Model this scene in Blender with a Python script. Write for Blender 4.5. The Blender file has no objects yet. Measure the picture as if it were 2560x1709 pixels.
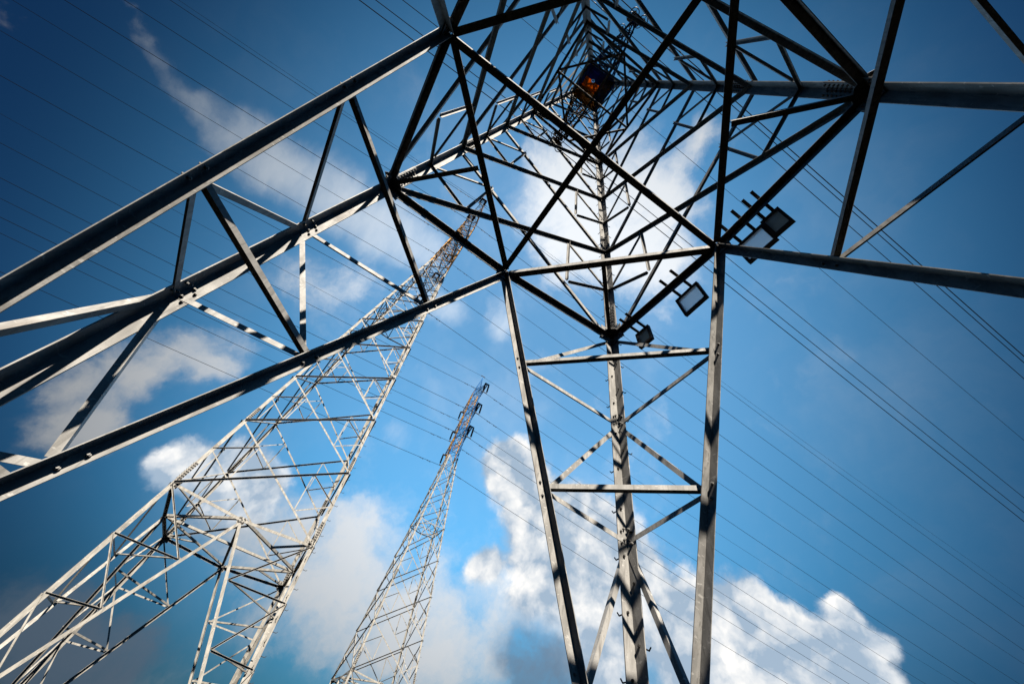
import bpy, math, random
from math import radians, sin, cos, pi
from mathutils import Vector, Matrix
random.seed(7)
S = 3.4                      # metres per fitted unit
Z0 = 3.05                    # hip frame of the nearest pylon stands this many units above the ground
scene = bpy.context.scene
col = scene.collection

# ------------------------------------------------------------------ camera
cam = bpy.data.cameras.new("camera")
cam.sensor_width = 36.0
cam.lens = 14.015
cam.clip_start = 0.05
cam.clip_end = 6000
camo = bpy.data.objects.new("camera", cam)
col.objects.link(camo)
RT = ((-0.537914, -0.827232, 0.162281), (0.634638, -0.524094, -0.567944), (0.554872, -0.202516, 0.806910))
right, down, fwd = (Vector(r) for r in RT)
M = Matrix((right, -down, -fwd)).transposed().to_4x4()
CAM = Vector((-0.30954, 0.28093, -2.67224 + Z0)) * S
M.translation = CAM
camo.matrix_world = M
scene.camera = camo

# ------------------------------------------------------------------ exposure, sun, sky
vs = scene.view_settings
vs.view_transform = 'Standard'
vs.look = 'None'
vs.exposure = 0.6
vs.gamma = 1.0
scene.cycles.max_bounces = 5
scene.cycles.diffuse_bounces = 0
scene.cycles.glossy_bounces = 2
SUN_AZ, SUN_EL = radians(166), radians(42)
to_sun = Vector((cos(SUN_EL) * cos(SUN_AZ), cos(SUN_EL) * sin(SUN_AZ), sin(SUN_EL)))
sl = bpy.data.lights.new("sun", 'SUN')
sl.energy = 5.0
sl.angle = radians(0.53)
sl.color = (1.0, 0.93, 0.82)
so = bpy.data.objects.new("sun", sl)
so.rotation_euler = to_sun.to_track_quat('Z', 'Y').to_euler()
so.location = (0, 0, 120)
col.objects.link(so)

world = bpy.data.worlds.new("World")
scene.world = world
world.use_nodes = True
world.cycles.sampling_method = 'MANUAL'
world.cycles.sample_map_resolution = 512
NT = world.node_tree
NT.nodes.clear()
def nd(t, **kw):
    n = NT.nodes.new(t)
    for k, v in kw.items(): setattr(n, k, v)
    return n
def lk(a, b): NT.links.new(a, b)
def val(sock, v):
    if hasattr(v, 'is_output') or isinstance(v, bpy.types.NodeSocket): lk(v, sock)
    else: sock.default_value = v
def mth(op, a, b=0.0, c=0.0, clamp=False):
    n = nd('ShaderNodeMath', operation=op); n.use_clamp = clamp
    val(n.inputs[0], a); val(n.inputs[1], b); val(n.inputs[2], c)
    return n.outputs[0]
def vmth(op, a, b=None, s=None):
    n = nd('ShaderNodeVectorMath', operation=op)
    val(n.inputs[0], a)
    if b is not None: val(n.inputs[1], b)
    if s is not None: val(n.inputs['Scale'], s)
    return n
def smooth(x, a, b):
    n = nd('ShaderNodeMapRange', interpolation_type='SMOOTHSTEP')
    val(n.inputs[0], x); n.inputs[1].default_value = a; n.inputs[2].default_value = b
    n.inputs[3].default_value = 0; n.inputs[4].default_value = 1
    return n.outputs[0]
def noise(vec, scale, detail, rough=0.55, dist=0.0):
    n = nd('ShaderNodeTexNoise'); lk(vec, n.inputs['Vector'])
    n.inputs['Scale'].default_value = scale; n.inputs['Detail'].default_value = detail
    n.inputs['Roughness'].default_value = rough; n.inputs['Distortion'].default_value = dist
    return n
def mix(f, a, b):
    n = nd('ShaderNodeMix', data_type='RGBA')
    val(n.inputs[0], f); val(n.inputs[6], a); val(n.inputs[7], b)
    return n.outputs[2]
geo = nd('ShaderNodeTexCoord')
DIR = vmth('NORMALIZE', geo.outputs['Generated']).outputs[0]
sky = nd('ShaderNodeTexSky', sky_type='NISHITA')
sky.sun_disc = False
sky.sun_elevation = SUN_EL
sky.sun_rotation = pi / 2 - SUN_AZ
sky.air_density = 1.0
sky.dust_density = 0.4
sky.ozone_density = 2.5
SKY_C = (0.55, -0.27, 0.79)
SKY_AZURE = (0.54, 1.86, 2.02, 1)
SKY_DEEP = (0.040, 0.128, 0.212, 1)
CLOUD_V = 7.0
# cloud banks, each blob = direction and angular radius on the celestial sphere
CUM= [(0.713, -0.33, 0.618, 0.057), (0.723, -0.376, 0.58, 0.06), (0.735, -0.331, 0.592, 0.046), (0.731, -0.447, 0.516, 0.067), (0.692, -0.498, 0.523, 0.085), (0.648, -0.562, 0.514, 0.073), (0.752, -0.489, 0.442, 0.08), (0.71, -0.564, 0.422, 0.103), (0.776, -0.502, 0.382, 0.059), (0.654, -0.623, 0.428, 0.092), (0.701, -0.625, 0.344, 0.109), (0.644, -0.684, 0.344, 0.083), (0.554, -0.737, 0.387, 0.056), (0.504, -0.772, 0.388, 0.051), (0.477, -0.798, 0.369, 0.052), (0.451, -0.826, 0.339, 0.045), (0.56, -0.759, 0.331, 0.077), (0.494, -0.812, 0.311, 0.071), (0.423, -0.849, 0.317, 0.043), (0.397, -0.869, 0.296, 0.041), (0.362, -0.887, 0.286, 0.028), (0.371, -0.842, 0.391, 0.021), (0.368, -0.854, 0.368, 0.023), (0.365, -0.864, 0.345, 0.021), (0.341, -0.876, 0.341, 0.018), (0.384, -0.859, 0.338, 0.024), (0.602, -0.741, 0.3, 0.062), (0.539, -0.792, 0.287, 0.058), (0.468, -0.837, 0.285, 0.049), (0.72, -0.638, 0.274, 0.065), (0.664, -0.693, 0.282, 0.056), (0.717, -0.495, 0.491, 0.056), (0.836, -0.366, 0.409, 0.037), (0.82, -0.387, 0.422, 0.027), (0.889, 0.238, 0.392, 0.04), (0.902, 0.241, 0.357, 0.039), (0.905, 0.181, 0.386, 0.045), (0.892, 0.157, 0.424, 0.044), (0.914, 0.096, 0.395, 0.064), (0.924, 0.164, 0.346, 0.044)]
SOFT= [(0.93, 0.053, 0.365, 0.071), (0.936, -0.033, 0.35, 0.088), (0.928, -0.127, 0.351, 0.091), (0.919, -0.214, 0.331, 0.09), (0.946, -0.147, 0.289, 0.077), (0.893, -0.304, 0.332, 0.074), (0.896, -0.346, 0.277, 0.093), (0.861, -0.429, 0.274, 0.084), (0.925, -0.261, 0.277, 0.062), (0.207, -0.071, 0.976, 0.058), (0.16, -0.185, 0.97, 0.095), (0.114, -0.232, 0.966, 0.083), (0.251, -0.17, 0.953, 0.09), (0.211, -0.254, 0.944, 0.098), (0.177, -0.326, 0.929, 0.076), (0.295, -0.206, 0.933, 0.072), (0.207, -0.402, 0.892, 0.048), (0.293, -0.452, 0.842, 0.03), (0.313, -0.114, 0.943, 0.061), (0.269, -0.316, 0.91, 0.071), (0.813, 0.448, 0.372, 0.03), (0.799, 0.419, 0.431, 0.04), (0.779, 0.373, 0.503, 0.051), (0.762, 0.319, 0.564, 0.048), (0.819, 0.371, 0.438, 0.035), (0.802, 0.308, 0.511, 0.031), (0.966, 0.236, 0.105, 0.03), (0.979, 0.178, 0.099, 0.042), (0.989, 0.114, 0.097, 0.033), (0.391, 0.702, 0.595, 0.02), (0.82, -0.508, 0.263, 0.089), (0.783, -0.564, 0.261, 0.08), (0.969, 0.224, 0.104, 0.056), (0.984, 0.146, 0.098, 0.064), (0.986, 0.096, 0.135, 0.053), (0.952, 0.272, 0.14, 0.042), (0.652, 0.267, 0.709, 0.063), (0.612, 0.185, 0.769, 0.058), (0.861, 0.367, 0.351, 0.045), (0.858, 0.406, 0.314, 0.041), (0.206, -0.009, 0.978, 0.038), (0.097, -0.326, 0.94, 0.054), (0.373, -0.229, 0.899, 0.042), (-0.009, -0.271, 0.963, 0.033), (0.159, -0.247, 0.956, 0.104), (0.264, -0.247, 0.932, 0.101), (0.218, -0.362, 0.906, 0.088), (0.208, -0.135, 0.969, 0.078), (0.951, -0.068, 0.301, 0.092), (0.911, -0.117, 0.396, 0.077), (0.91, -0.299, 0.287, 0.094), (0.86, -0.394, 0.323, 0.089), (0.93, 0.099, 0.353, 0.076)]
CIR= [(0.333, 0.635, 0.697, 0.008), (0.351, 0.623, 0.699, 0.009), (0.369, 0.611, 0.701, 0.011), (0.387, 0.595, 0.704, 0.014), (0.407, 0.576, 0.709, 0.017), (0.423, 0.56, 0.713, 0.018), (0.439, 0.542, 0.717, 0.022), (0.455, 0.521, 0.722, 0.025), (0.467, 0.497, 0.731, 0.03), (0.471, 0.473, 0.745, 0.037), (0.468, 0.443, 0.764, 0.039), (0.469, 0.41, 0.783, 0.042), (0.472, 0.372, 0.799, 0.046), (0.478, 0.329, 0.814, 0.05), (0.484, 0.283, 0.828, 0.052), (0.492, 0.232, 0.839, 0.056), (0.496, 0.18, 0.85, 0.058), (0.494, 0.127, 0.86, 0.055), (0.491, 0.072, 0.868, 0.051), (0.438, 0.443, 0.782, 0.031), (0.434, 0.482, 0.761, 0.029), (0.422, 0.531, 0.735, 0.021), (0.498, 0.293, 0.816, 0.054), (0.5, 0.198, 0.843, 0.058), (0.492, 0.376, 0.785, 0.05), (0.493, 0.432, 0.755, 0.039), (0.538, 0.194, 0.82, 0.029), (0.587, -0.035, 0.809, 0.043), (0.586, 0.003, 0.81, 0.042), (0.804, -0.068, 0.59, 0.04), (0.538, -0.155, 0.829, 0.044)]
DARK= [(-0.084, -0.777, 0.624, 0.379), (0.193, -0.888, 0.416, 0.282), (0.495, 0.652, 0.575, 0.245), (0.962, 0.248, 0.111, 0.214)]
SHADE= [(0.814, -0.511, 0.277, 0.068), (0.789, -0.559, 0.254, 0.065), (0.677, -0.683, 0.274, 0.035), (0.975, 0.199, 0.102, 0.115), (0.975, 0.126, 0.185, 0.092), (0.952, 0.272, 0.14, 0.062)]

def field(vec, blobs):
    "sum of soft round blobs: about 1 in the middle of each, fading past its radius"
    out = None
    for x, y, z, r in blobs:
        d = vmth('DISTANCE', vec, (x, y, z)).outputs['Value']
        q = mth('MULTIPLY', d, 1.0 / r)
        e = mth('POWER', 2.718, mth('MULTIPLY', mth('MULTIPLY', q, q), -1.0))
        out = e if out is None else mth('ADD', out, e)
    return out
def warped(amp, scale, detail):
    n = noise(DIR, scale, detail, 0.6)
    off = vmth('SUBTRACT', n.outputs['Color'], (0.5, 0.5, 0.5)).outputs[0]
    return vmth('ADD', DIR, vmth('SCALE', off, s=amp).outputs[0]).outputs[0]
cen = vmth('DISTANCE', DIR, SKY_C).outputs['Value']
near_c = smooth(mth('MULTIPLY', cen, -1.0), -1.02, -0.28)
tint = mix(near_c, SKY_DEEP, SKY_AZURE)
sep = nd('ShaderNodeSeparateXYZ'); lk(DIR, sep.inputs[0])
low = smooth(sep.outputs[2], 0.02, 0.46)
base = vmth('MULTIPLY', sky.outputs[0], tint).outputs[0]
base = vmth('MULTIPLY', base, mix(low, (0.30, 0.30, 0.30, 1), (1, 1, 1, 1))).outputs[0]
W1 = warped(0.05, 10.0, 8)
LDIR = Vector((-0.35, -0.55, 0.75)).normalized()
def billow(vec, scale, det, rough):
    n = noise(vec, scale, det, rough); n.noise_type = 'RIDGED_MULTIFRACTAL'; n.normalize = True
    n.inputs['Offset'].default_value = 1.0; n.inputs['Gain'].default_value = 1.6
    return mth('SUBTRACT', 1.0, n.outputs[0])
fbm = noise(W1, 9.0, 9, 0.58)
off1 = vmth('ADD', W1, tuple(LDIR * 0.030)).outputs[0]
fbm2 = noise(off1, 9.0, 4, 0.58)
bil = billow(W1, 8.0, 5, 0.5)
fld = field(W1, CUM)
fc = mth('ADD', fld, mth('MULTIPLY_ADD', fbm.outputs[0], 2.2, -1.15))
a_c = mth('MULTIPLY', smooth(fc, 0.26, 0.92), smooth(fld, 0.10, 0.40))
W2 = warped(0.14, 6.0, 7)
fb3 = noise(W2, 6.5, 8, 0.6)
def bounded(f, k): return mth('SUBTRACT', 1.0, mth('POWER', 2.718, mth('MULTIPLY', f, -k)))
bs = bounded(field(W2, SOFT), 0.8)
fs = mth('ADD', mth('MULTIPLY', bs, 1.25), mth('MULTIPLY_ADD', fb3.outputs[0], 2.6, -1.3))
stray = mth('MULTIPLY', near_c, 0.55)
a_s = mth('MULTIPLY', smooth(fs, 0.10, 1.25), mth('MULTIPLY', 0.92, mth('MAXIMUM', smooth(bs, 0.02, 0.35), stray)))
W3 = warped(0.09, 7.0, 7)
stretch = nd('ShaderNodeMapping'); lk(W3, stretch.inputs[0])
stretch.inputs['Rotation'].default_value = (0.3, 0.5, 0.9)
stretch.inputs['Scale'].default_value = (1.0, 2.6, 1.0)
fb4 = noise(stretch.outputs[0], 3.2, 7, 0.62)
bi = bounded(field(W3, CIR), 0.7)
fi = mth('ADD', mth('MULTIPLY', bi, 1.2), mth('MULTIPLY_ADD', fb4.outputs[0], 1.5, -0.75))
a_i = mth('MULTIPLY', smooth(fi, 0.0, 1.35), mth('MULTIPLY', 0.85, mth('MAXIMUM', smooth(bi, 0.02, 0.3), mth('MULTIPLY', stray, 0.5))))
veil = mth('MULTIPLY', smooth(noise(W2, 2.6, 5, 0.6).outputs[0], 0.45, 0.8), mth('MULTIPLY_ADD', near_c, 0.16, 0.05))
shade = smooth(field(W2, SHADE), 0.1, 1.0)
a_c = mth('MULTIPLY', a_c, mth('MULTIPLY_ADD', shade, -0.8, 1.0))
lit = mth('MULTIPLY_ADD', mth('SUBTRACT', fbm.outputs[0], fbm2.outputs[0]), 3.2, mth('MULTIPLY_ADD', bil, 0.55, 0.42), clamp=True)
lit = mth('MULTIPLY', lit, mth('MULTIPLY_ADD', shade, -0.72, 1.0))
CW = CLOUD_V
c_c = mix(lit, (0.36*CW, 0.47*CW, 0.60*CW, 1), (1.0*CW, 0.985*CW, 0.96*CW, 1))
far_k = mth('MULTIPLY_ADD', near_c, 0.70, 0.30)
c_s = mix(shade, (0.92*CW, 0.95*CW, 0.98*CW, 1), (0.22*CW, 0.32*CW, 0.45*CW, 1))
c_s = vmth('SCALE', c_s, s=far_k).outputs[0]
c_i = vmth('SCALE', (0.80*CW, 0.88*CW, 0.97*CW), s=far_k).outputs[0]
veil = mth('ADD', veil, mth('MULTIPLY', near_c, 0.11))
c = mix(veil, base, c_i)
c = mix(a_i, c, c_i)
c = mix(a_s, c, c_s)
c = mix(a_c, c, c_c)
bg = nd('ShaderNodeBackground')
lk(c, bg.inputs[0]); bg.inputs[1].default_value = 0.1
wo = nd('ShaderNodeOutputWorld')
lk(bg.outputs[0], wo.inputs[0])

# ------------------------------------------------------------------ materials
def steel(name, colr, rough=0.5, metal=0.0, var=0.18, stain=0.25, stain_col=(0.16, 0.12, 0.09)):
    m = bpy.data.materials.new(name); m.use_nodes = True
    t = m.node_tree; b = t.nodes['Principled BSDF']
    tc = t.nodes.new('ShaderNodeTexCoord')
    def nz(scale, det, sc=(1, 1, 1)):
        mp = t.nodes.new('ShaderNodeMapping'); mp.inputs['Scale'].default_value = sc
        t.links.new(tc.outputs['Object'], mp.inputs[0])
        n = t.nodes.new('ShaderNodeTexNoise'); n.inputs['Scale'].default_value = scale; n.inputs['Detail'].default_value = det
        t.links.new(mp.outputs[0], n.inputs[0]); return n.outputs[0]
    def ramp(x, a, c):
        r = t.nodes.new('ShaderNodeMapRange'); r.interpolation_type = 'SMOOTHSTEP'
        t.links.new(x, r.inputs[0]); r.inputs[1].default_value = a; r.inputs[2].default_value = c
        return r.outputs[0]
    def mx(f, a, c):
        n = t.nodes.new('ShaderNodeMix'); n.data_type = 'RGBA'
        t.links.new(f, n.inputs[0])
        for s, v in ((n.inputs[6], a), (n.inputs[7], c)):
            if isinstance(v, tuple): s.default_value = v + (1,)
            else: t.links.new(v, s)
        return n.outputs[2]
    lo = tuple(x * (1 - var) for x in colr); hi = tuple(min(1, x * (1 + var * 0.6)) for x in colr)
    c = mx(ramp(nz(6.0, 5, (1, 1, 0.35)), 0.3, 0.7), lo, hi)
    c = mx(ramp(nz(38.0, 4), 0.56, 0.75), c, tuple(x * 0.8 for x in colr))
    c = mx(ramp(nz(3.0, 6, (7, 7, 0.5)), 0.50, 0.72), c, tuple(x * 0.62 for x in colr))
    c = mx(ramp(nz(9.0, 7, (1, 1, 2.5)), 0.60, 0.70), c, tuple(min(1, x * 1.35) for x in colr))
    st = t.nodes.new('ShaderNodeMath'); st.operation = 'MULTIPLY'; st.inputs[1].default_value = stain
    t.links.new(ramp(nz(2.2, 7, (1, 1, 0.5)), 0.58, 0.74), st.inputs[0])
    c = mx(st.outputs[0], c, stain_col)
    t.links.new(c, b.inputs['Base Color'])
    rr = t.nodes.new('ShaderNodeMapRange'); t.links.new(nz(14.0, 4), rr.inputs[0])
    rr.inputs[3].default_value = rough - 0.12; rr.inputs[4].default_value = rough + 0.14
    t.links.new(rr.outputs[0], b.inputs['Roughness'])
    b.inputs['Metallic'].default_value = metal
    b.inputs['Specular IOR Level'].default_value = 0.18
    bp = t.nodes.new('ShaderNodeBump'); bp.inputs['Strength'].default_value = 0.12; bp.inputs['Distance'].default_value = 0.01
    t.links.new(nz(55.0, 4), bp.inputs['Height']); t.links.new(bp.outputs[0], b.inputs['Normal'])
    return m
def plain(name, colr, rough=0.5, metal=0.0):
    m = bpy.data.materials.new(name); m.use_nodes = True
    b = m.node_tree.nodes['Principled BSDF']
    b.inputs['Base Color'].default_value = colr + (1,); b.inputs['Roughness'].default_value = rough; b.inputs['Metallic'].default_value = metal
    n = m.node_tree.nodes.new('ShaderNodeTexNoise'); n.inputs['Scale'].default_value = 12
    r = m.node_tree.nodes.new('ShaderNodeMapRange'); r.inputs[3].default_value = rough - 0.1; r.inputs[4].default_value = rough + 0.1
    m.node_tree.links.new(n.outputs[0], r.inputs[0]); m.node_tree.links.new(r.outputs[0], b.inputs['Roughness'])
    return m
GREY = steel("grey_steel", (0.47, 0.45, 0.42), 0.48, 0.0, var=0.3, stain=0.55)
PALE = steel("pale_steel", (0.45, 0.42, 0.37), 0.5, 0.0, var=0.3, stain=0.6)
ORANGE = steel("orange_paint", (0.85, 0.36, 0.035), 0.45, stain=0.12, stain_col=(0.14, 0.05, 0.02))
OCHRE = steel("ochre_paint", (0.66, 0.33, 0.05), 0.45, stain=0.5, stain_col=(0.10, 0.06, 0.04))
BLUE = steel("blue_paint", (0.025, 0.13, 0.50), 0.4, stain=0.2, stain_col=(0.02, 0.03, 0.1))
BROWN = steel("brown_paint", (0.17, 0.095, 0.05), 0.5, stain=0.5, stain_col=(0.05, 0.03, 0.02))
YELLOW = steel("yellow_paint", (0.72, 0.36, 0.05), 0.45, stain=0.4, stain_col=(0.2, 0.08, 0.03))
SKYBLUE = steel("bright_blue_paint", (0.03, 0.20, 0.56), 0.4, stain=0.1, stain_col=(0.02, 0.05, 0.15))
GLOW_SHEET = []  # floor plates made translucent: sun glowing through them stands in for bounced light
for nm_, cl_ in (("orange_glow_sheet", (0.80, 0.30, 0.03)), ("blue_glow_sheet", (0.01, 0.03, 0.16))):
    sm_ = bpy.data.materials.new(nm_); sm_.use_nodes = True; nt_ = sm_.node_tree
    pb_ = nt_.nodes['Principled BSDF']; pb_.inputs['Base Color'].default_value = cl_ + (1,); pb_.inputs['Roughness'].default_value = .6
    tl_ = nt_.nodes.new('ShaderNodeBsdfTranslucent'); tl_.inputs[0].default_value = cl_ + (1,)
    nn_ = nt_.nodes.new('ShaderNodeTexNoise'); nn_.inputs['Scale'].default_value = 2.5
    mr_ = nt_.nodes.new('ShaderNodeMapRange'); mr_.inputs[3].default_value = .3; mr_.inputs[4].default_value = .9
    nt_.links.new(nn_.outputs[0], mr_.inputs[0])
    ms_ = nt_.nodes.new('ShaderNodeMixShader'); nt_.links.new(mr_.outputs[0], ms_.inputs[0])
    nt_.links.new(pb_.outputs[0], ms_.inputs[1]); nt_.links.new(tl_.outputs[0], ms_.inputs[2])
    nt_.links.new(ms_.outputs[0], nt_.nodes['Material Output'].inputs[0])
    GLOW_SHEET.append(sm_)
BOLT = plain("dark_bolt", (0.055, 0.05, 0.045), 0.6, 0.0)
WIRE = plain("wire_metal", (0.006, 0.006, 0.007), 0.9, 0.0)
WIRE.node_tree.nodes['Principled BSDF'].inputs['Specular IOR Level'].default_value = 0.1
INSUL = plain("brown_porcelain", (0.045, 0.022, 0.016), 0.25)
RING = plain("dark_ring", (0.06, 0.06, 0.065), 0.4, 0.7)

# ------------------------------------------------------------------ mesh helpers
class MB:
    def __init__(s): s.v = []; s.f = []; s.m = []
    def add(s, vs_, fs, mi=0):
        o = len(s.v); s.v += [tuple(x) for x in vs_]; s.f += [tuple(i + o for i in f) for f in fs]; s.m += [mi] * len(fs)
    def prism(s, ring0, ring1, mi=0, caps=True):
        n = len(ring0)
        fs = [(i, (i + 1) % n, n + (i + 1) % n, n + i) for i in range(n)]
        if caps: fs += [tuple(range(n - 1, -1, -1)), tuple(range(n, 2 * n))]
        s.add(list(ring0) + list(ring1), fs, mi)
    def box(s, c, ax, ay, az, mi=0):
        P = [c + ax * i + ay * j + az * k for k in (-1, 1) for j in (-1, 1) for i in (-1, 1)]
        s.add(P, [(0, 2, 3, 1), (4, 5, 7, 6), (0, 1, 5, 4), (2, 6, 7, 3), (0, 4, 6, 2), (1, 3, 7, 5)], mi)
    def cyl(s, p0, p1, r, n=8, mi=0, r1=None):
        d = (p1 - p0).normalized(); u = d.orthogonal().normalized(); w = d.cross(u)
        r1 = r if r1 is None else r1
        a = [p0 + (u * cos(2 * pi * i / n) + w * sin(2 * pi * i / n)) * r for i in range(n)]
        b = [p1 + (u * cos(2 * pi * i / n) + w * sin(2 * pi * i / n)) * r1 for i in range(n)]
        s.prism(a, b, mi)
    def torus(s, c, nrm, R, r, n=20, k=6, mi=0):
        nrm = nrm.normalized(); u = nrm.orthogonal().normalized(); w = nrm.cross(u)
        V = []
        for i in range(n):
            a = 2 * pi * i / n; e = u * cos(a) + w * sin(a)
            for j in range(k):
                b = 2 * pi * j / k; V.append(c + e * (R + r * cos(b)) + nrm * (r * sin(b)))
        s.add(V, [(i * k + j, ((i + 1) % n) * k + j, ((i + 1) % n) * k + (j + 1) % k, i * k + (j + 1) % k) for i in range(n) for j in range(k)], mi)
    def angle(s, p0, p1, w, t, u, v, mi=0):
        "an L-shaped steel angle: heel on the line p0-p1, flanges of width w along u and along v"
        d = (p1 - p0).normalized()
        u = (u - d * u.dot(d)).normalized(); v = (v - d * v.dot(d)); v = (v - u * v.dot(u)).normalized()
        prof = [(0, 0), (w, 0), (w, t), (t, t), (t, w), (0, w)]
        if d.dot(u.cross(v)) < 0: prof = prof[::-1]
        s.prism([p0 + u * a + v * b for a, b in prof], [p1 + u * a + v * b for a, b in prof], mi)
    def build(s, name, mats, parent=None, origin=None):
        me = bpy.data.meshes.new(name)
        o = bpy.data.objects.new(name, me)
        off = origin if origin is not None else Vector()
        me.from_pydata([Vector(p) - off for p in s.v], [], s.f)
        for mm in (mats if isinstance(mats, (list, tuple)) else [mats]): me.materials.append(mm)
        me.polygons.foreach_set('material_index', s.m)
        me.update()
        if parent is not None: o.parent = parent
        elif origin is not None: o.location = off
        col.objects.link(o)
        return o
def tag(o, label, cat, group=None, kind=None):
    if label: o['label'] = label
    if cat: o['category'] = cat
    if group: o['group'] = group
    if kind: o['kind'] = kind
def empty(name, loc):
    e = bpy.data.objects.new(name, None); e.location = loc; e.empty_display_size = 0.5
    col.objects.link(e); return e

# ------------------------------------------------------------------ ground
g = MB(); n = 40; R_ = 3000.0
V = [(-R_ + 2 * R_ * i / n, -R_ + 2 * R_ * j / n, 0.0) for j in range(n + 1) for i in range(n + 1)]
g.add(V, [(j * (n + 1) + i, j * (n + 1) + i + 1, (j + 1) * (n + 1) + i + 1, (j + 1) * (n + 1) + i) for j in range(n) for i in range(n)])
GM = bpy.data.materials.new("rough_grass"); GM.use_nodes = True
t = GM.node_tree; b = t.nodes['Principled BSDF']; b.inputs['Roughness'].default_value = 0.95
nz_ = t.nodes.new('ShaderNodeTexNoise'); nz_.inputs['Scale'].default_value = 0.35; nz_.inputs['Detail'].default_value = 9
tc_ = t.nodes.new('ShaderNodeTexCoord'); t.links.new(tc_.outputs['Object'], nz_.inputs[0])
mx_ = t.nodes.new('ShaderNodeMix'); mx_.data_type = 'RGBA'; t.links.new(nz_.outputs[0], mx_.inputs[0])
mx_.inputs[6].default_value = (0.012, 0.015, 0.006, 1); mx_.inputs[7].default_value = (0.030, 0.024, 0.014, 1)
t.links.new(mx_.outputs[2], b.inputs['Base Color'])
ground = g.build('ground', GM); ground['kind'] = 'structure'

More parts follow.
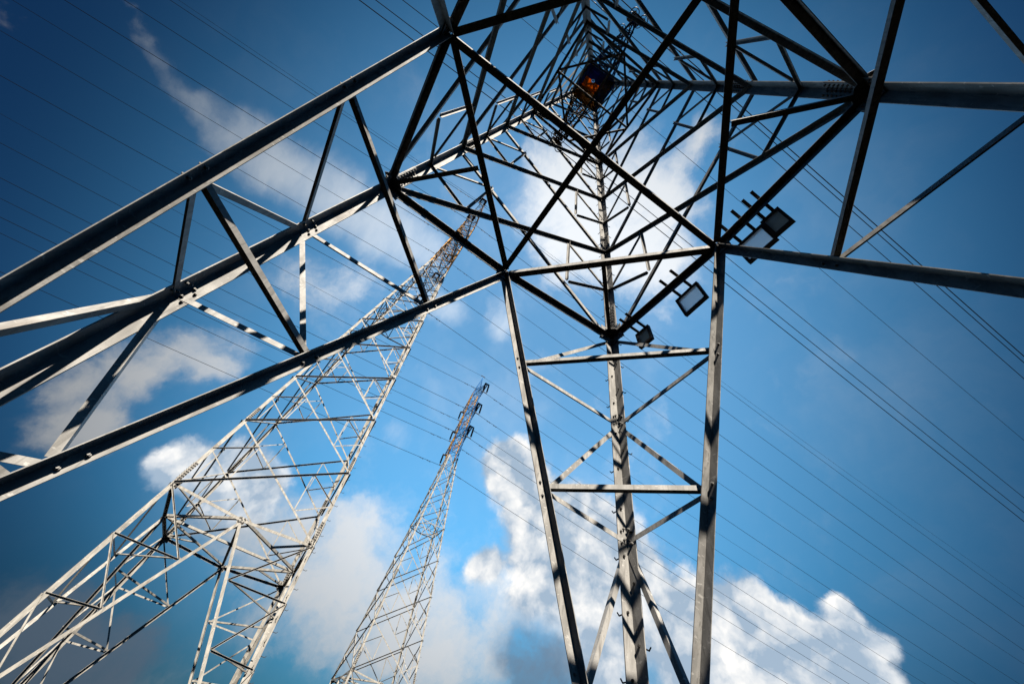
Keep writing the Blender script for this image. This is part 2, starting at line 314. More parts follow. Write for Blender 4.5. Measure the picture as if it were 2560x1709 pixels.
# ------------------------------------------------------------------ lattice pylon
ZUP = Vector((0, 0, 1))
FACES = ((1, 0), (0, 1), (-1, 0), (0, -1))         # outward normals of the four faces
class Pylon:
    def __init__(s, P, label, category='pylon'):
        s.P = P
        s.root = empty('lattice_pylon', (P['X'] * S, P['Y'] * S, 0))
        s.org = Vector(s.root.location)
        tag(s.root, label, category, 'lattice pylons of the overhead lines')
        s.mem = []                     # (name, p0, p1, w, u, v, material)
        s.zc = P['zc']
    # tower-local helpers: units -> metres
    def hw(s, z):
        P = s.P
        if z <= P['zs']: return P['a'] * (1 - z / P['H'])
        h0 = P['a'] * (1 - P['zs'] / P['H'])
        k = min(1.0, (z - P['zs']) / (P['zt'] - P['zs']))
        return h0 + (P['wt'] - h0) * k
    def pt(s, fx, fy, z):
        P = s.P; h = s.hw(z)
        lean = P.get('lean', 0.0) * max(0.0, (z - P['zs']) / (P['T'] - P['zs']))
        return Vector((fx * h * S, (fy * h + lean) * S, (z + P['zo'] + Z0) * S))
    def fpt(s, face, q, z):
        "point on a face: q from -1 to 1 along it"
        nx, ny = face; tx, ty = -ny, nx
        return s.pt(nx + tx * q, ny + ty * q, z)
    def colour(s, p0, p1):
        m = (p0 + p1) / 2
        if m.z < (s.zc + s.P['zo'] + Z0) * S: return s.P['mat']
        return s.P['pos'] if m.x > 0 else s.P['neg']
    def bar(s, name, p0, p1, w, u, v, mat=None):
        s.mem.append((name, p0, p1, w, u, v, mat or s.colour(p0, p1)))
    def facebar(s, name, face, q0, z0, q1, z1, w, inset=0.0, flip=1, trim=0.0, outer=False):
        nrm = Vector((face[0], face[1], 0.0))
        p0 = s.fpt(face, q0, z0); p1 = s.fpt(face, q1, z1)
        d = (p1 - p0).normalized()
        p0 = p0 + d * trim; p1 = p1 - d * trim
        inw = -nrm
        off = inw * inset
        side = d.cross(nrm).normalized()
        if side.z > 0: side = -side            # in-face flange hangs below the heel
        if abs(side.z) < 0.05: side = side if flip > 0 else -side
        if outer: s.bar(name, p0 + off, p1 + off, w, side, nrm)
        else: s.bar(name, p0 + off, p1 + off, w, side, inw)
    def build(s):
        P = s.P
        hip_d = P['d']; zs = P['zs']; foot = P['foot']
        LW, KW, XW, RW = P['LW'], P['KW'], P['XW'], P['RW']
        # legs: heel outward, flanges in both faces
        for sx in (1, -1):
            for sy in (1, -1):
                u, v = Vector((-sx, 0, 0)), Vector((0, -sy, 0))
                s.bar('leg', s.pt(sx, sy, foot), s.pt(sx, sy, s.zc), LW, u, v, P['mat'])
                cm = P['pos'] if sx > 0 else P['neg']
                if s.zc < zs: s.bar('mast_leg', s.pt(sx, sy, s.zc), s.pt(sx, sy, zs), LW * .9, u, v, cm)
                s.bar('mast_leg', s.pt(sx, sy, max(zs, s.zc)), s.pt(sx, sy, P['zt']), LW * .8, u, v, cm)
        base = P.get('base', 0.0)              # level of the hip frame
        zM = base - hip_d
        L1, L2, L3 = (base + (foot - base) * k for k in (0.262, 0.50, 0.745))
        t1, t2, t3 = 0.245, 0.477, 0.715
        def J(face, sg, t):                    # point on a main diagonal of the leg panel
            a = s.fpt(face, 0, zM); b = s.fpt(face, sg, foot)
            return a + (b - a) * t
        for face in FACES:
            nrm = Vector((face[0], face[1], 0.0)); inw = -nrm
            for sg in (1, -1):
                a, b = s.fpt(face, 0, zM), s.fpt(face, sg, foot)
                d = (b - a).normalized()
                side = d.cross(nrm).normalized()
                if side.z > 0: side = -side
                s.bar('main_brace', a + d * 0.05, b, KW, side, inw)
                # hip strut
                a2, b2 = s.fpt(face, 0, zM), s.fpt(face, sg, base)
                d2 = (b2 - a2).normalized(); sd = d2.cross(nrm).normalized()
                if sd.z > 0: sd = -sd
                s.bar('strut', a2 + d2 * .06, b2 - d2 * .05, KW * .95, sd, inw)
                # zigzag between the leg and the main diagonal
                pts = [s.fpt(face, sg, base), J(face, sg, t1), s.fpt(face, sg, L1), J(face, sg, t2), s.fpt(face, sg, L2), J(face, sg, t3), s.fpt(face, sg, L3)]
                for k in range(len(pts) - 1):
                    p, q = pts[k], pts[k + 1]
                    dd = (q - p).normalized(); sd = dd.cross(nrm).normalized()
                    if sd.z > 0: sd = -sd
                    s.bar('lattice_bar', p + dd * .06 + inw * (0.012 + .002 * k), q - dd * .04 + inw * (0.012 + .002 * k), RW * 1.25, sd, nrm)
        # corner struts joining the two main diagonals round each leg
        for sx in (1, -1):
            for sy in (1, -1):
                for k, tt in enumerate((t1, t2, t3 + .03)):
                    a = J((sx, 0), sy * sx, tt); b = J((0, sy), -sx * sy, tt)
                    out = Vector((sx, sy, 0)).normalized()
                    a = a - Vector((sx, 0, 0)) * .03; b = b - Vector((0, sy, 0)) * .03
                    s.bar('corner_strut', a, b, RW * 1.3, ZUP, out)
        # plan bracing in the hip frame: diamond, cross, corner ties
        def plan(z, w, ties):
            m = [s.fpt(f, 0, z) for f in FACES]
            c = sum(m, Vector()) / 4
            for i in range(4):
                a, b = m[i], m[(i + 1) % 4]
                d = (b - a).normalized(); outv = ((a + b) / 2 - c).normalized()
                s.bar('plan_brace', a + d * .1, b - d * .1, w, ZUP, outv if i == 3 else -outv)
                if ties:
                    fa, fb = FACES[i], FACES[(i + 1) % 4]
                    cor = s.pt(fa[0] + fb[0], fa[1] + fb[1], z + hip_d)
                    mid = (a + b) / 2; dd = (mid - cor).normalized()
                    s.bar('plan_brace', cor + dd * .1, mid - dd * .03, w * .72, ZUP, dd.cross(ZUP))
            up = Vector((0, 0, .012))
            s.bar('plan_brace', m[0] - (m[0] - m[2]).normalized() * .1 + up, m[2] + (m[0] - m[2]).normalized() * .1 + up, w * .95, ZUP, Vector((0, 1, 0)))
            s.bar('plan_brace', m[1] - (m[1] - m[3]).normalized() * .1 - up * 2, m[3] + (m[1] - m[3]).normalized() * .1 - up * 2, w * .95, ZUP, Vector((1, 0, 0)))
        plan(zM, KW * .92, True)
        zw = P['waist']
        plan(zw - .05, XW * .8, False)
        for face in FACES:
            nrm = Vector((face[0], face[1], 0.0))
            for sg in (1, -1):
                s.facebar('strut', face, 0, zw - .05, sg, zw, XW * .9, 0.012)
        # X panels with redundant triangles
        N = P['nodes']
        for i in range(len(N) - 1):
            z0, z1 = N[i], N[i + 1]; zm = (z0 + z1) / 2
            h0, h1 = s.hw(z0), s.hw(z1)
            tc = h0 / (h0 + h1)                 # crossing fraction
            k = 1.0 if z0 < zw else 0.8
            for face in FACES:
                nrm = Vector((face[0], face[1], 0.0)); inw = -nrm
                fl_ = face != (0, -1)      # which diagonal lies outside
                s.facebar('brace', face, -1, z0, 1, z1, XW * k, -0.020 if fl_ else 0.004, trim=.05, outer=fl_)
                s.facebar('brace', face, 1, z0, -1, z1, XW * k, 0.004 if fl_ else -0.020, trim=.05, outer=not fl_)
                for sg in (1, -1):
                    a0, a1 = s.fpt(face, sg, z0), s.fpt(face, sg, z1)
                    o0, o1 = s.fpt(face, -sg, z0), s.fpt(face, -sg, z1)
                    X_ = a0 + (o1 - a0) * tc
                    lo = (a0 + X_) / 2; hi = (X_ + a1) / 2
                    L_ = a0 + (a1 - a0) * 0.5
                    tri = ((L_, lo), (L_, hi), (lo, hi)) if z0 < zw or i < P['tri'] else ((L_, lo), (L_, hi))
                    for q, (p, r) in enumerate(tri):
                        dd = (r - p).normalized(); sd = dd.cross(nrm).normalized()
                        if sd.z > 0: sd = -sd
                        sh = inw * (.016 + .003 * q)
                        s.bar('lattice_bar', p + dd * .04 + sh, r - dd * .03 + sh, RW * k, sd, nrm if q == 1 else inw)
        # mast: X panels with struts
        Mz = P['mast']
        for i in range(len(Mz) - 1):
            z0, z1 = Mz[i], Mz[i + 1]
            for face in FACES:
                s.facebar('mast_brace', face, -1, z0, 1, z1, RW * P.get('mw', 1), -0.015, outer=True)
                s.facebar('mast_brace', face, 1, z0, -1, z1, RW * P.get('mw', 1), 0.006)
                s.facebar('mast_strut', face, -1, z0, 1, z0, RW * P.get('mw', 1), 0.012)
        # write the members out: up to 100 of a kind as parts, what shows smallest goes into one mesh
        kinds = {}
        for m in s.mem: kinds.setdefault(m[0], []).append(m)
        for nm, L in kinds.items():
            def size(m):
                c = (m[1] + m[2]) / 2 + s.org
                return (m[2] - m[1]).length * m[3] / max(.5, (c - CAM).length) ** 2
            L.sort(key=size, reverse=True)
            rest = MB(); mats = []
            for k, (_, p0, p1, w, u, v, mat) in enumerate(L):
                tk = max(.008, w * .085)
                if k < 99 or len(L) <= 100:
                    o_ = (p0 + p1) / 2
                    mb = MB(); mb.angle(p0, p1, w, tk, u, v)
                    ob = mb.build(nm, mat, s.root, o_); ob.location = o_
                else:
                    if mat not in mats: mats.append(mat)
                    rest.angle(p0, p1, w, tk, u, v, mats.index(mat))
            if rest.v:
                o = rest.build(nm, mats, s.root); o['kind'] = 'stuff'
        s.details()
        return s
    def bolts(s, mb, pts, nrm, r=.022, h=.022, mi=1):
        for p in pts: mb.cyl(p, p + nrm * h, r, 6, mi)
    def details(s):
        P = s.P; base = P.get('base', 0.0); zM = base - P['d']
        br = .021 * P.get('bolt', 1)
        # gusset plates at the middle of each hip strut, at the hip corners and splices on the legs
        for face in FACES:
            nrm = Vector((face[0], face[1], 0.0)); tang = Vector((-face[1], face[0], 0))
            c = s.fpt(face, 0, zM)
            up = (s.fpt(face, 0, base + 1) - s.fpt(face, 0, base)).normalized()
            mb = MB(); g_ = P['KW']
            mb.box(c - nrm * .035 - up * g_ * .5, tang * g_ * 1.35, up * g_ * 1.25, nrm * .006)
            pts = [c - up * g_ * .5 + tang * g_ * a + up * g_ * b for a, b in ((-1.0, .6), (-.6, .85), (-.9, -.5), (-.55, -.9), (-.2, -.6), (.2, -.6), (.55, -.9), (.9, -.5), (1.0, .6), (.6, .85), (0, .2))]
            s.bolts(mb, [p - nrm * .041 for p in pts], -nrm, br)
            s.bolts(mb, [p - nrm * .029 for p in pts], nrm, br, .05)
            mb.build('gusset_plate', [P['mat'], BOLT], s.root)
        for sx in (1, -1):
            for sy in (1, -1):
                ldir = (s.pt(sx, sy, base + .5) - s.pt(sx, sy, base - .5)).normalized()
                c = s.pt(sx, sy, base)
                for nrm, tang in ((Vector((sx, 0, 0)), Vector((0, -sy, 0))), (Vector((0, sy, 0)), Vector((-sx, 0, 0)))):
                    mb = MB(); w = P['LW']
                    cc = c + tang * w * .95 - nrm * .03
                    mb.box(cc - nrm * .012, tang * w * .85, ldir * w * 1.25, nrm * .006)
                    pts = [cc + tang * w * a + ldir * w * b for a, b in ((-.5, .9), (-.5, .3), (-.5, -.3), (-.5, -.9), (.2, .8), (.55, .35), (.2, -.55), (.6, -.8), (.05, .1))]
                    s.bolts(mb, [p - nrm * .018 for p in pts], -nrm, br)
                    s.bolts(mb, [p + nrm * .03 for p in pts], nrm, br, .03)
                    mb.build('gusset_plate', [P['mat'], BOLT], s.root)
                # horizontal plate inside the corner, where the plan ties meet the leg
                mb = MB(); inn = Vector((-sx, -sy, 0)).normalized(); tg = inn.cross(ZUP)
                r0 = c + inn * .06 - ZUP * .02
                ring = [r0 + tg * a * w + inn * b * w for a, b in ((-1.5, .25), (-1.2, 1.05), (-.4, 1.45), (.4, 1.45), (1.2, 1.05), (1.5, .25), (.5, .1), (-.5, .1))]
                mb.prism(ring, [q + ZUP * .012 for q in ring])
                mb.build('gusset_plate', [P['mat'], BOLT], s.root)
                # splice angles with two rows of bolts above the hip and higher up
                for za, zb in P['splices']:
                    mb = MB(); w = P['LW']
                    p0, p1 = s.pt(sx, sy, za), s.pt(sx, sy, zb)
                    u, v = Vector((-sx, 0, 0)), Vector((0, -sy, 0))
                    o_ = Vector((sx, sy, 0)) * .010
                    mb.angle(p0 + o_, p1 + o_, w * 1.02, .009, u, v)
                    i_ = Vector((-sx, -sy, 0)) * (w * .10)
                    mb.angle(p0 + i_, p1 + i_, w * .85, .012, u, v)
                    d = p1 - p0
                    for k in range(8):
                        q = p0 + d * ((k + .5) / 8)
                        for fl, nr in ((u, Vector((0, sy, 0))), (v, Vector((sx, 0, 0)))):
                            for ro in ((.38, .78) if k % 1 == 0 else (.5,)):
                                bq = q + fl * w * ro
                                mb.cyl(bq + nr * .010, bq + nr * .045, br, 6, 1)
                                mb.cyl(bq - nr * (w * .10 + .012), bq - nr * (w * .10 + .05), br, 6, 1)
                    mb.build('splice_plate', [P['mat'], BOLT], s.root)
                # step bolts climb one leg
                if (sx, sy) == P['climb']:
                    z = P['foot'] + .35; k = 0; st = P['step']
                    while z < P['zs'] and k < 99:
                        q = s.pt(sx, sy, z)
                        fl, nr = ((Vector((-sx, 0, 0)), Vector((0, sy, 0))), (Vector((0, -sy, 0)), Vector((sx, 0, 0))))[k % 2]
                        mb = MB(); r = .011; w = P['LW']
                        a = q + fl * w * .55
                        mb.cyl(a - nr * .055, a + nr * .17, r, 6)
                        mb.cyl(a + nr * .165, a + nr * .205 + ZUP * .055, r, 6)
                        mb.cyl(a - nr * .045, a - nr * .022, r * 2.1, 6)
                        mb.cyl(a + nr * .004, a + nr * .03, r * 2.1, 6)
                        ob = mb.build('step_bolt', BOLT, s.root, a); ob.location = a
                        z += st; k += 1
        # pairs of bolts where the small bars meet the big diagonals
        if P.get('near'):
            foot = P['foot']
            for face in FACES:
                nrm = Vector((face[0], face[1], 0.0))
                for sg in (1, -1):
                    a, b = s.fpt(face, 0, zM), s.fpt(face, sg, foot); d = (b - a).normalized()
                    side = d.cross(nrm).normalized()
                    if side.z > 0: side = -side
                    for tt in (.245, .477, .705):
                        for e in (-.11, .11):
                            p = a + (b - a) * tt + d * e + side * P['KW'] * .55
                            mb = MB()
                            mb.cyl(p - nrm * .012, p - nrm * .036, .024, 6)
                            mb.cyl(p - nrm * .036, p - nrm * .05, .014, 8)
                            mb.cyl(p + nrm * .004, p + nrm * .055, .016, 6)
                            ob = mb.build('bolt', P['mat'], s.root, p); ob.location = p
                    for zz in (.262, .50, .745):
                        zl = base + (foot - base) * zz
                        ld = (s.fpt(face, sg, base + .5) - s.fpt(face, sg, base - .5)).normalized()
                        tang = (s.fpt(face, 0, zl) - s.fpt(face, sg, zl)); tang.z = 0; tang.normalize()
                        for e, f_ in ((-.10, .7), (.10, .7), (-.03, .42), (.16, .42)):
                            p = s.fpt(face, sg, zl) + ld * e + tang * P['LW'] * f_
                            mb = MB(); mb.cyl(p - nrm * .02, p - nrm * .045, .022, 6); mb.cyl(p - nrm * .045, p - nrm * .06, .013, 8)
                            ob = mb.build('leg_bolt', P['mat'], s.root, p); ob.location = p
        # crossarms
        L = P['arm']; s.tips = []
        for lv, za in enumerate(P['arms']):
            for sx in (1, -1):
                mb = MB(); mat = P['pos'] if sx > 0 else P['neg']; w = P['RW'] * 1.25
                La = L * P['armk'][lv]
                zt = za + P['armh']
                ln = s.pt(0, 0, za).y
                tip = Vector((sx * La * S, ln, (za + P['zo'] + Z0) * S))
                lo = [s.pt(sx, 1, za), s.pt(sx, -1, za)]; hi = [s.pt(sx, 1, zt), s.pt(sx, -1, zt)]
                tl = [tip + Vector((0, .14, 0)), tip + Vector((0, -.14, 0))]
                outx = Vector((sx, 0, 0))
                n_ = 5
                for i in range(2):
                    sy = Vector((0, 1 if i == 0 else -1, 0))
                    mb.angle(lo[i], tl[i], w, w * .1, ZUP, -sy)
                    mb.angle(hi[i], tl[i] + ZUP * .1, w, w * .1, -ZUP, -sy)
                    for k in range(n_):
                        f0, f1 = k / n_, (k + 1) / n_
                        A = lo[i].lerp(tl[i], f0); Bq = hi[i].lerp(tl[i] + ZUP * .1, f1 * .98)
                        C_ = lo[i].lerp(tl[i], f1 * .98)
                        mb.angle(A, Bq, w * .6, w * .06, ZUP, -sy)
                        if k < n_ - 1: mb.angle(C_, Bq, w * .6, w * .06, outx, -sy)
                for k in range(n_):
                    f0, f1 = k / n_, (k + 1) / n_
                    for (a_, b_) in ((lo[0].lerp(tl[0], f0), lo[1].lerp(tl[1], f1 * .98)), (lo[1].lerp(tl[1], f0), lo[0].lerp(tl[0], f1 * .98)), (lo[0].lerp(tl[0], f1 * .98), lo[1].lerp(tl[1], f1 * .98))):
                        if (b_ - a_).length > .05: mb.angle(a_, b_, w * .6, w * .06, ZUP, outx)
                    a_, b_ = hi[0].lerp(tl[0], f0), hi[1].lerp(tl[1], f1 * .98)
                    mb.angle(a_, b_, w * .6, w * .06, ZUP, outx)
                mb.box(tip + ZUP * .03 + outx * .03, outx * .16, Vector((0, .42, 0)), ZUP * .012)
                mb.build('crossarm', mat, s.root)
                s.tips.append((lv, sx, tip + s.org))
        # earth wire peak
        mb = MB(); zt = P['zt']; w = P['RW']; top = Vector((0, s.pt(0, 0, P['T']).y, (P['T'] + P['zo'] + Z0) * S))
        cs = [s.pt(sx, sy, zt) for sx, sy in ((1, 1), (-1, 1), (-1, -1), (1, -1))]
        for i in range(4):
            a, b = cs[i], cs[(i + 1) % 4]
            o_ = Vector((a.x, a.y, 0)); 
            mb.angle(a, top + (a - top) * .03, w, w * .1, Vector((-math.copysign(1, a.x), 0, 0)), Vector((0, -math.copysign(1, a.y - top.y), 0)))
            nf = ((a + b) / 2 - top); nf.z = 0
            for k in range(6):
                f0, f1 = k / 6, (k + 1) / 6 * .97
                mb.angle(a.lerp(top, f0), b.lerp(top, f1), w * .6, w * .07, ZUP, -nf)
                mb.angle(a.lerp(top, f0), b.lerp(top, f0), w * .6, w * .07, ZUP, -nf)
        mb.cyl(top - ZUP * .1, top + ZUP * .45, .035, 8)
        mb.build('earth_wire_peak', P['peak'], s.root)
        s.top = top + s.org
        # floor plates inside the mast, with a round manhole
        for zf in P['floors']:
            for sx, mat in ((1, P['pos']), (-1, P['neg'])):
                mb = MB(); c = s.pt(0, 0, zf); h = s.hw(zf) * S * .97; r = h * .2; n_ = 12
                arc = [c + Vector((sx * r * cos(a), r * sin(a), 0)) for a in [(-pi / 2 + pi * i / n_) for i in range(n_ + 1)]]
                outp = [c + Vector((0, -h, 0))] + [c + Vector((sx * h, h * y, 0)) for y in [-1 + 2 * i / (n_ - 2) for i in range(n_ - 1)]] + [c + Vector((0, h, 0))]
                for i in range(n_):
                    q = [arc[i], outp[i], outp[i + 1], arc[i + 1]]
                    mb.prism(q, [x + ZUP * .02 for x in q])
                mb.build('floor_plate', GLOW_SHEET[0] if sx > 0 else GLOW_SHEET[1], s.root)
        # concrete footings
        for sx in (1, -1):
            for sy in (1, -1):
                p = s.pt(sx, sy, P['foot']); mb = MB()
                a = [Vector((p.x + i * .45, p.y + j * .45, -.3)) for i, j in ((-1, -1), (1, -1), (1, 1), (-1, 1))]
                b = [Vector((p.x + i * .32, p.y + j * .32, p.z + .12)) for i, j in ((-1, -1), (1, -1), (1, 1), (-1, 1))]
                mb.prism(a, b); mb.build('footing', CONC, s.root)
CONC = plain("concrete", (0.33, 0.32, 0.30), 0.9)

def lin(a, b, n): return [a + (b - a) * i / n for i in range(n + 1)]
near = Pylon(dict(X=0, Y=0, zo=0, a=1.0, H=9.202, d=.0706, foot=-3.0, zs=6.48, zt=10.9, wt=.20, T=11.9, zc=6.45,
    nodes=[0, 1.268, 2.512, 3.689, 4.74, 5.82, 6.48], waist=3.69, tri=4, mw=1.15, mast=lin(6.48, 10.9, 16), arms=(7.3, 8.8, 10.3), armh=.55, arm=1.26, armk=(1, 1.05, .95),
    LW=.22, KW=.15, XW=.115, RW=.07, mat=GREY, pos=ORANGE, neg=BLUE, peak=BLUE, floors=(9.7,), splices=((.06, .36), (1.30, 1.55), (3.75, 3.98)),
    climb=(1, -1), step=.118, near=True),
    "nearest lattice pylon seen from inside its base, four dark legs rising overhead").build()
mid = Pylon(dict(X=7.4466, Y=.9717, zo=-.112, a=1.042, H=14.84, d=.0706, foot=-2.93, zs=10.0, zt=14.9, wt=.24, T=17.9, zc=9.8,
    nodes=[0, 1.285, 2.559, 3.862, 5.08, 6.37, 7.3, 8.2, 9.1, 10.0], waist=6.37, tri=5, mast=lin(10.0, 14.9, 9), arms=(10.3, 12.3, 14.3), armh=.6, arm=1.55, armk=(1, 1, 1),
    LW=.19, KW=.13, XW=.092, RW=.056, mat=PALE, pos=BROWN, neg=OCHRE, peak=BROWN, floors=(), splices=((.06, .36), (1.33, 1.6), (3.95, 4.2)),
    climb=(-1, -1), step=.125, bolt=1.6),
    "tall sunlit white pylon with ochre top, leaning to the right behind the nearest pylon").build()
far = Pylon(dict(X=13.977, Y=-3.718, zo=1.407, a=.801, H=9.059, d=.0706, foot=-4.40, base=-1.2, zs=6.65, zt=11.0, wt=.17, T=12.24, zc=6.65,
    nodes=[-1.2, 0, 1.166, 2.295, 3.444, 4.25, 5.05, 5.85, 6.65], waist=3.444, tri=5, mast=lin(6.65, 11.0, 9), arms=(7.6, 9.05, 10.5), armh=.5, arm=1.3, armk=(1, 1, 1),
    LW=.17, KW=.12, XW=.09, RW=.06, mat=PALE, pos=YELLOW, neg=SKYBLUE, peak=SKYBLUE, mw=.85, floors=(), splices=((-1.1, -.8), (1.2, 1.5)),
    climb=(-1, -1), step=.13, bolt=1.6, lean=-.14),
    "farthest and smallest pylon, grey below with a blue and ochre top").build()

# ------------------------------------------------------------------ insulator strings and power lines
def insulator_mesh(length):
    mb = MB(); n = int(length / .14)
    mb.cyl(Vector((0, 0, 0)), Vector((0, 0, -length)), .028, 6)
    for k in range(n):
        z = -.12 - k * (length - .3) / n
        mb.cyl(Vector((0, 0, z)), Vector((0, 0, z - .05)), .075, 12, r1=.135)
        mb.cyl(Vector((0, 0, z - .05)), Vector((0, 0, z - .062)), .135, 12, r1=.06)
    return mb
LEVEL = ("lowest", "middle", "highest")
def dress(py, who, side_words, length, rings, wires, wr, slope, curv, reach):
    b = insulator_mesh(length)
    proto = None
    for lv, sx, tip in py.tips:
        side = side_words[0] if sx > 0 else side_words[1]
        for sy, yw in ((1, 'left-hand'), (-1, 'right-hand')):
            loc = tip + Vector((0, sy * .34, 0))
            e = empty('insulator_string', loc)
            tag(e, "%s insulator of two under the %s %s crossarm of %s" % (yw, LEVEL[lv], side, who), 'insulator', 'insulator strings on the crossarms')
            if proto is None:
                body_o = b.build('disc_stack', INSUL, e)
                c = MB(); c.cyl(Vector((0, 0, .04)), Vector((0, 0, -.1)), .05, 8); c.cyl(Vector((0, 0, -length)), Vector((0, 0, -length - .14)), .05, 8)
                cap_o = c.build('end_fitting', RING, e)
                r = MB()
                if rings:
                    r.torus(Vector((0, 0, -length + .12)), Vector((0, .25, 1)), .27, .028, 22, 6)
                    r.cyl(Vector((-.24, 0, -length + .12)), Vector((.24, 0, -length + .12)), .014, 6)
                    ring_o = r.build('grading_ring', RING, e)
                    proto = (body_o, cap_o, ring_o)
                else: proto = (body_o, cap_o)
            else:
                for o in proto:
                    d = o.copy(); col.objects.link(d); d.parent = e
        # conductor through the lower ends of both strings
        cl = tip + Vector((0, 0, -length - .17))
        wire_line(cl, "dark power line held under the %s %s crossarm of %s" % (LEVEL[lv], side, who), wr, slope, curv, reach, True)
    wire_line(py.top + Vector((0, 0, .3)), "thin earth wire over the very top of %s" % who, wr * .75, slope * .8, curv * .8, reach, False)
damper_proto = []
def wire_line(c, label, r, slope, curv, reach, dampers):
    e = empty('power_line', c)
    tag(e, label, 'power line', 'power lines crossing the sky')
    mb = MB(); pts = []
    ys = [-reach + 2 * reach * (i / 96) for i in range(97)]
    ys = [math.copysign(abs(y) ** 1.6 / reach ** .6, y) for y in ys]
    k = 6
    f = lambda y: -slope * abs(y) + curv * y * y
    V = []
    for y in ys:
        for j in range(k):
            a = 2 * pi * j / k
            V.append((r * cos(a), y, f(y) + r * sin(a)))
    mb.add(V, [(i * k + j, i * k + (j + 1) % k, (i + 1) * k + (j + 1) % k, (i + 1) * k + j) for i in range(len(ys) - 1) for j in range(k)])
    mb.build('cable', WIRE, e)
    cl = MB(); cl.box(Vector((0, 0, .05)), Vector((.05, 0, 0)), Vector((0, .42, 0)), Vector((0, 0, .06))); cl.build('yoke_clamp', RING, e)
    if dampers:
        for y in (-3.4, -2.2, 2.2, 3.4):
            if not damper_proto:
                d = MB()
                d.cyl(Vector((0, -.22, -.09)), Vector((0, .22, -.09)), .012, 6)
                d.cyl(Vector((0, -.30, -.09)), Vector((0, -.15, -.09)), .042, 8); d.cyl(Vector((0, .15, -.09)), Vector((0, .30, -.09)), .042, 8)
                d.box(Vector((0, 0, -.04)), Vector((.02, 0, 0)), Vector((0, .03, 0)), Vector((0, 0, .06)))
                o = d.build('vibration_damper', RING, e); damper_proto.append(o)
            else:
                o = damper_proto[0].copy(); col.objects.link(o); o.parent = e
            o.location = (0, y, f(y))
SL, CV, RE = 0.105, 0.105 / 320, 300.0
dress(near, "the nearest pylon", ("orange", "blue"), 2.0, True, 6, .028, SL, CV, RE)
dress(mid, "the tall white pylon", ("far-side", "near-side"), 1.9, False, 6, .027, SL, CV, RE)
dress(far, "the farthest pylon", ("ochre", "blue"), 1.9, False, 6, .028, SL, CV, RE)

# ------------------------------------------------------------------ floodlights on the hip strut
GLASS = bpy.data.materials.new("frosted_glass"); GLASS.use_nodes = True
t = GLASS.node_tree; t.nodes.clear()
out = t.nodes.new('ShaderNodeOutputMaterial'); trl = t.nodes.new('ShaderNodeBsdfTranslucent'); gl = t.nodes.new('ShaderNodeBsdfGlossy'); tr = t.nodes.new('ShaderNodeBsdfTransparent')
tcx = t.nodes.new('ShaderNodeTexCoord'); nn = t.nodes.new('ShaderNodeTexNoise'); nn.inputs['Scale'].default_value = 3.0; nn.inputs['Detail'].default_value = 6
t.links.new(tcx.outputs['Object'], nn.inputs[0])
cr = t.nodes.new('ShaderNodeMix'); cr.data_type = 'RGBA'; t.links.new(nn.outputs[0], cr.inputs[0])
cr.inputs[6].default_value = (0.85, 0.87, 0.9, 1); cr.inputs[7].default_value = (1.0, 1.0, 1.0, 1)
t.links.new(cr.outputs[2], trl.inputs[0])
gl.inputs['Roughness'].default_value = .15; gl.inputs[0].default_value = (.9, .9, .9, 1)
m1 = t.nodes.new('ShaderNodeMixShader'); m1.inputs[0].default_value = .06
t.links.new(trl.outputs[0], m1.inputs[1]); t.links.new(gl.outputs[0], m1.inputs[2]); m2 = t.nodes.new('ShaderNodeMixShader'); m2.inputs[0].default_value = .42; t.links.new(m1.outputs[0], m2.inputs[1]); t.links.new(tr.outputs[0], m2.inputs[2]); t.links.new(m2.outputs[0], out.inputs[0])
DGLASS = GLASS.copy(); DGLASS.name = "dark_glass"  # same glass in a darker grey-brown tint, less see-through
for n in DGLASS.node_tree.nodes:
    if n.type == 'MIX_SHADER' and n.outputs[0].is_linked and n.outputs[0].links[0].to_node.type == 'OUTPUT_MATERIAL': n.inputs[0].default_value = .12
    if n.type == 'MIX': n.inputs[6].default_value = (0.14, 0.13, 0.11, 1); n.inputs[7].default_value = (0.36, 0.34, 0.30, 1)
FRAME = steel("black_housing", (0.03, 0.028, 0.026), 0.5, stain=0.5, stain_col=(0.12, 0.05, 0.025))
beam_y = lambda zz: near.hw(zz) * S
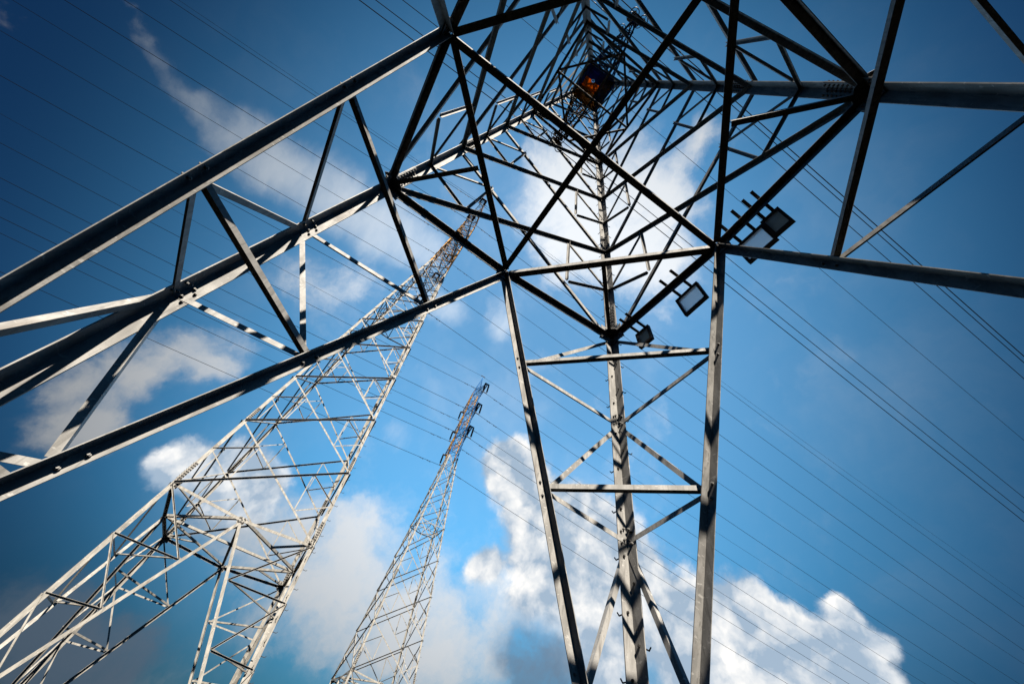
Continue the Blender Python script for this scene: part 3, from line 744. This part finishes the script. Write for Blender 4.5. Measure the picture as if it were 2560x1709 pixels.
def floodlight(xu, yu, zu, hx, hy, tilt, rot, label, gm):
    o = Vector((xu * S, yu * S, (Z0 + zu) * S))
    e = empty('floodlight', o)
    tag(e, label, 'floodlight', 'floodlights on the hip strut')
    Rm = Matrix.Rotation(rot, 3, 'Z') @ Matrix.Rotation(tilt, 3, 'X')
    X, Y, Z = (Rm @ Vector(a) for a in ((1, 0, 0), (0, 1, 0), (0, 0, 1)))
    mb = MB(); fr = .06; dp = .045
    for c_, a_, b_ in ((Y * (hy - fr / 2), hx, fr / 2), (-Y * (hy - fr / 2), hx, fr / 2)):
        mb.box(c_, X * a_, Y * b_, Z * dp)
    for c_ in (X * (hx - fr / 2), -X * (hx - fr / 2)):
        mb.box(c_, X * (fr / 2), Y * (hy - fr), Z * dp)
    for k in range(4):
        mb.box(Y * (hy + .008), X * (hx * .9), Y * .008, Z * (.006)) if k == 0 else None
    mb.build('housing', FRAME, e)
    gb = MB(); gb.box(-Z * .02, X * (hx - fr * .9), Y * (hy - fr * .9), Z * .004); gb.build('glass', gm, e)
    for sx in (-1, 1):
        br = MB(); w = .034
        a = X * (sx * hx * .5) + Y * (hy - .01)
        end = Vector((a.x, (-.905 - yu) * S, (-.03 - zu) * S + .012))
        top = Vector((a.x, a.y, end.z))
        br.box((top + end) / 2, Vector((w, 0, 0)), (end - top) / 2, Vector((0, 0, .010)))
        br.box((a + top) / 2 + Vector((0, 0, 0)), Vector((w, 0, 0)), Vector((0, .010, 0)), Vector((0, 0, max(.02, abs(top.z - a.z) / 2 + .012))))
        br.cyl(a - X * .05 + Y * .01, a + X * .05 + Y * .01, .022, 8)
        br.build('bracket', FRAME, e)
floodlight(.7775, -1.11, -.108, .215, .265, radians(82), 0.02, "small dark floodlight nearest the light grey climbing leg", DGLASS)
floodlight(.357, -1.134, -.107, .325, .275, radians(70), -0.02, "clean pale floodlight alone below the strut joint", GLASS)
floodlight(-.138, -1.143, -.107, .335, .28, radians(68), 0.0, "long pale floodlight partly behind the dark brace", GLASS)
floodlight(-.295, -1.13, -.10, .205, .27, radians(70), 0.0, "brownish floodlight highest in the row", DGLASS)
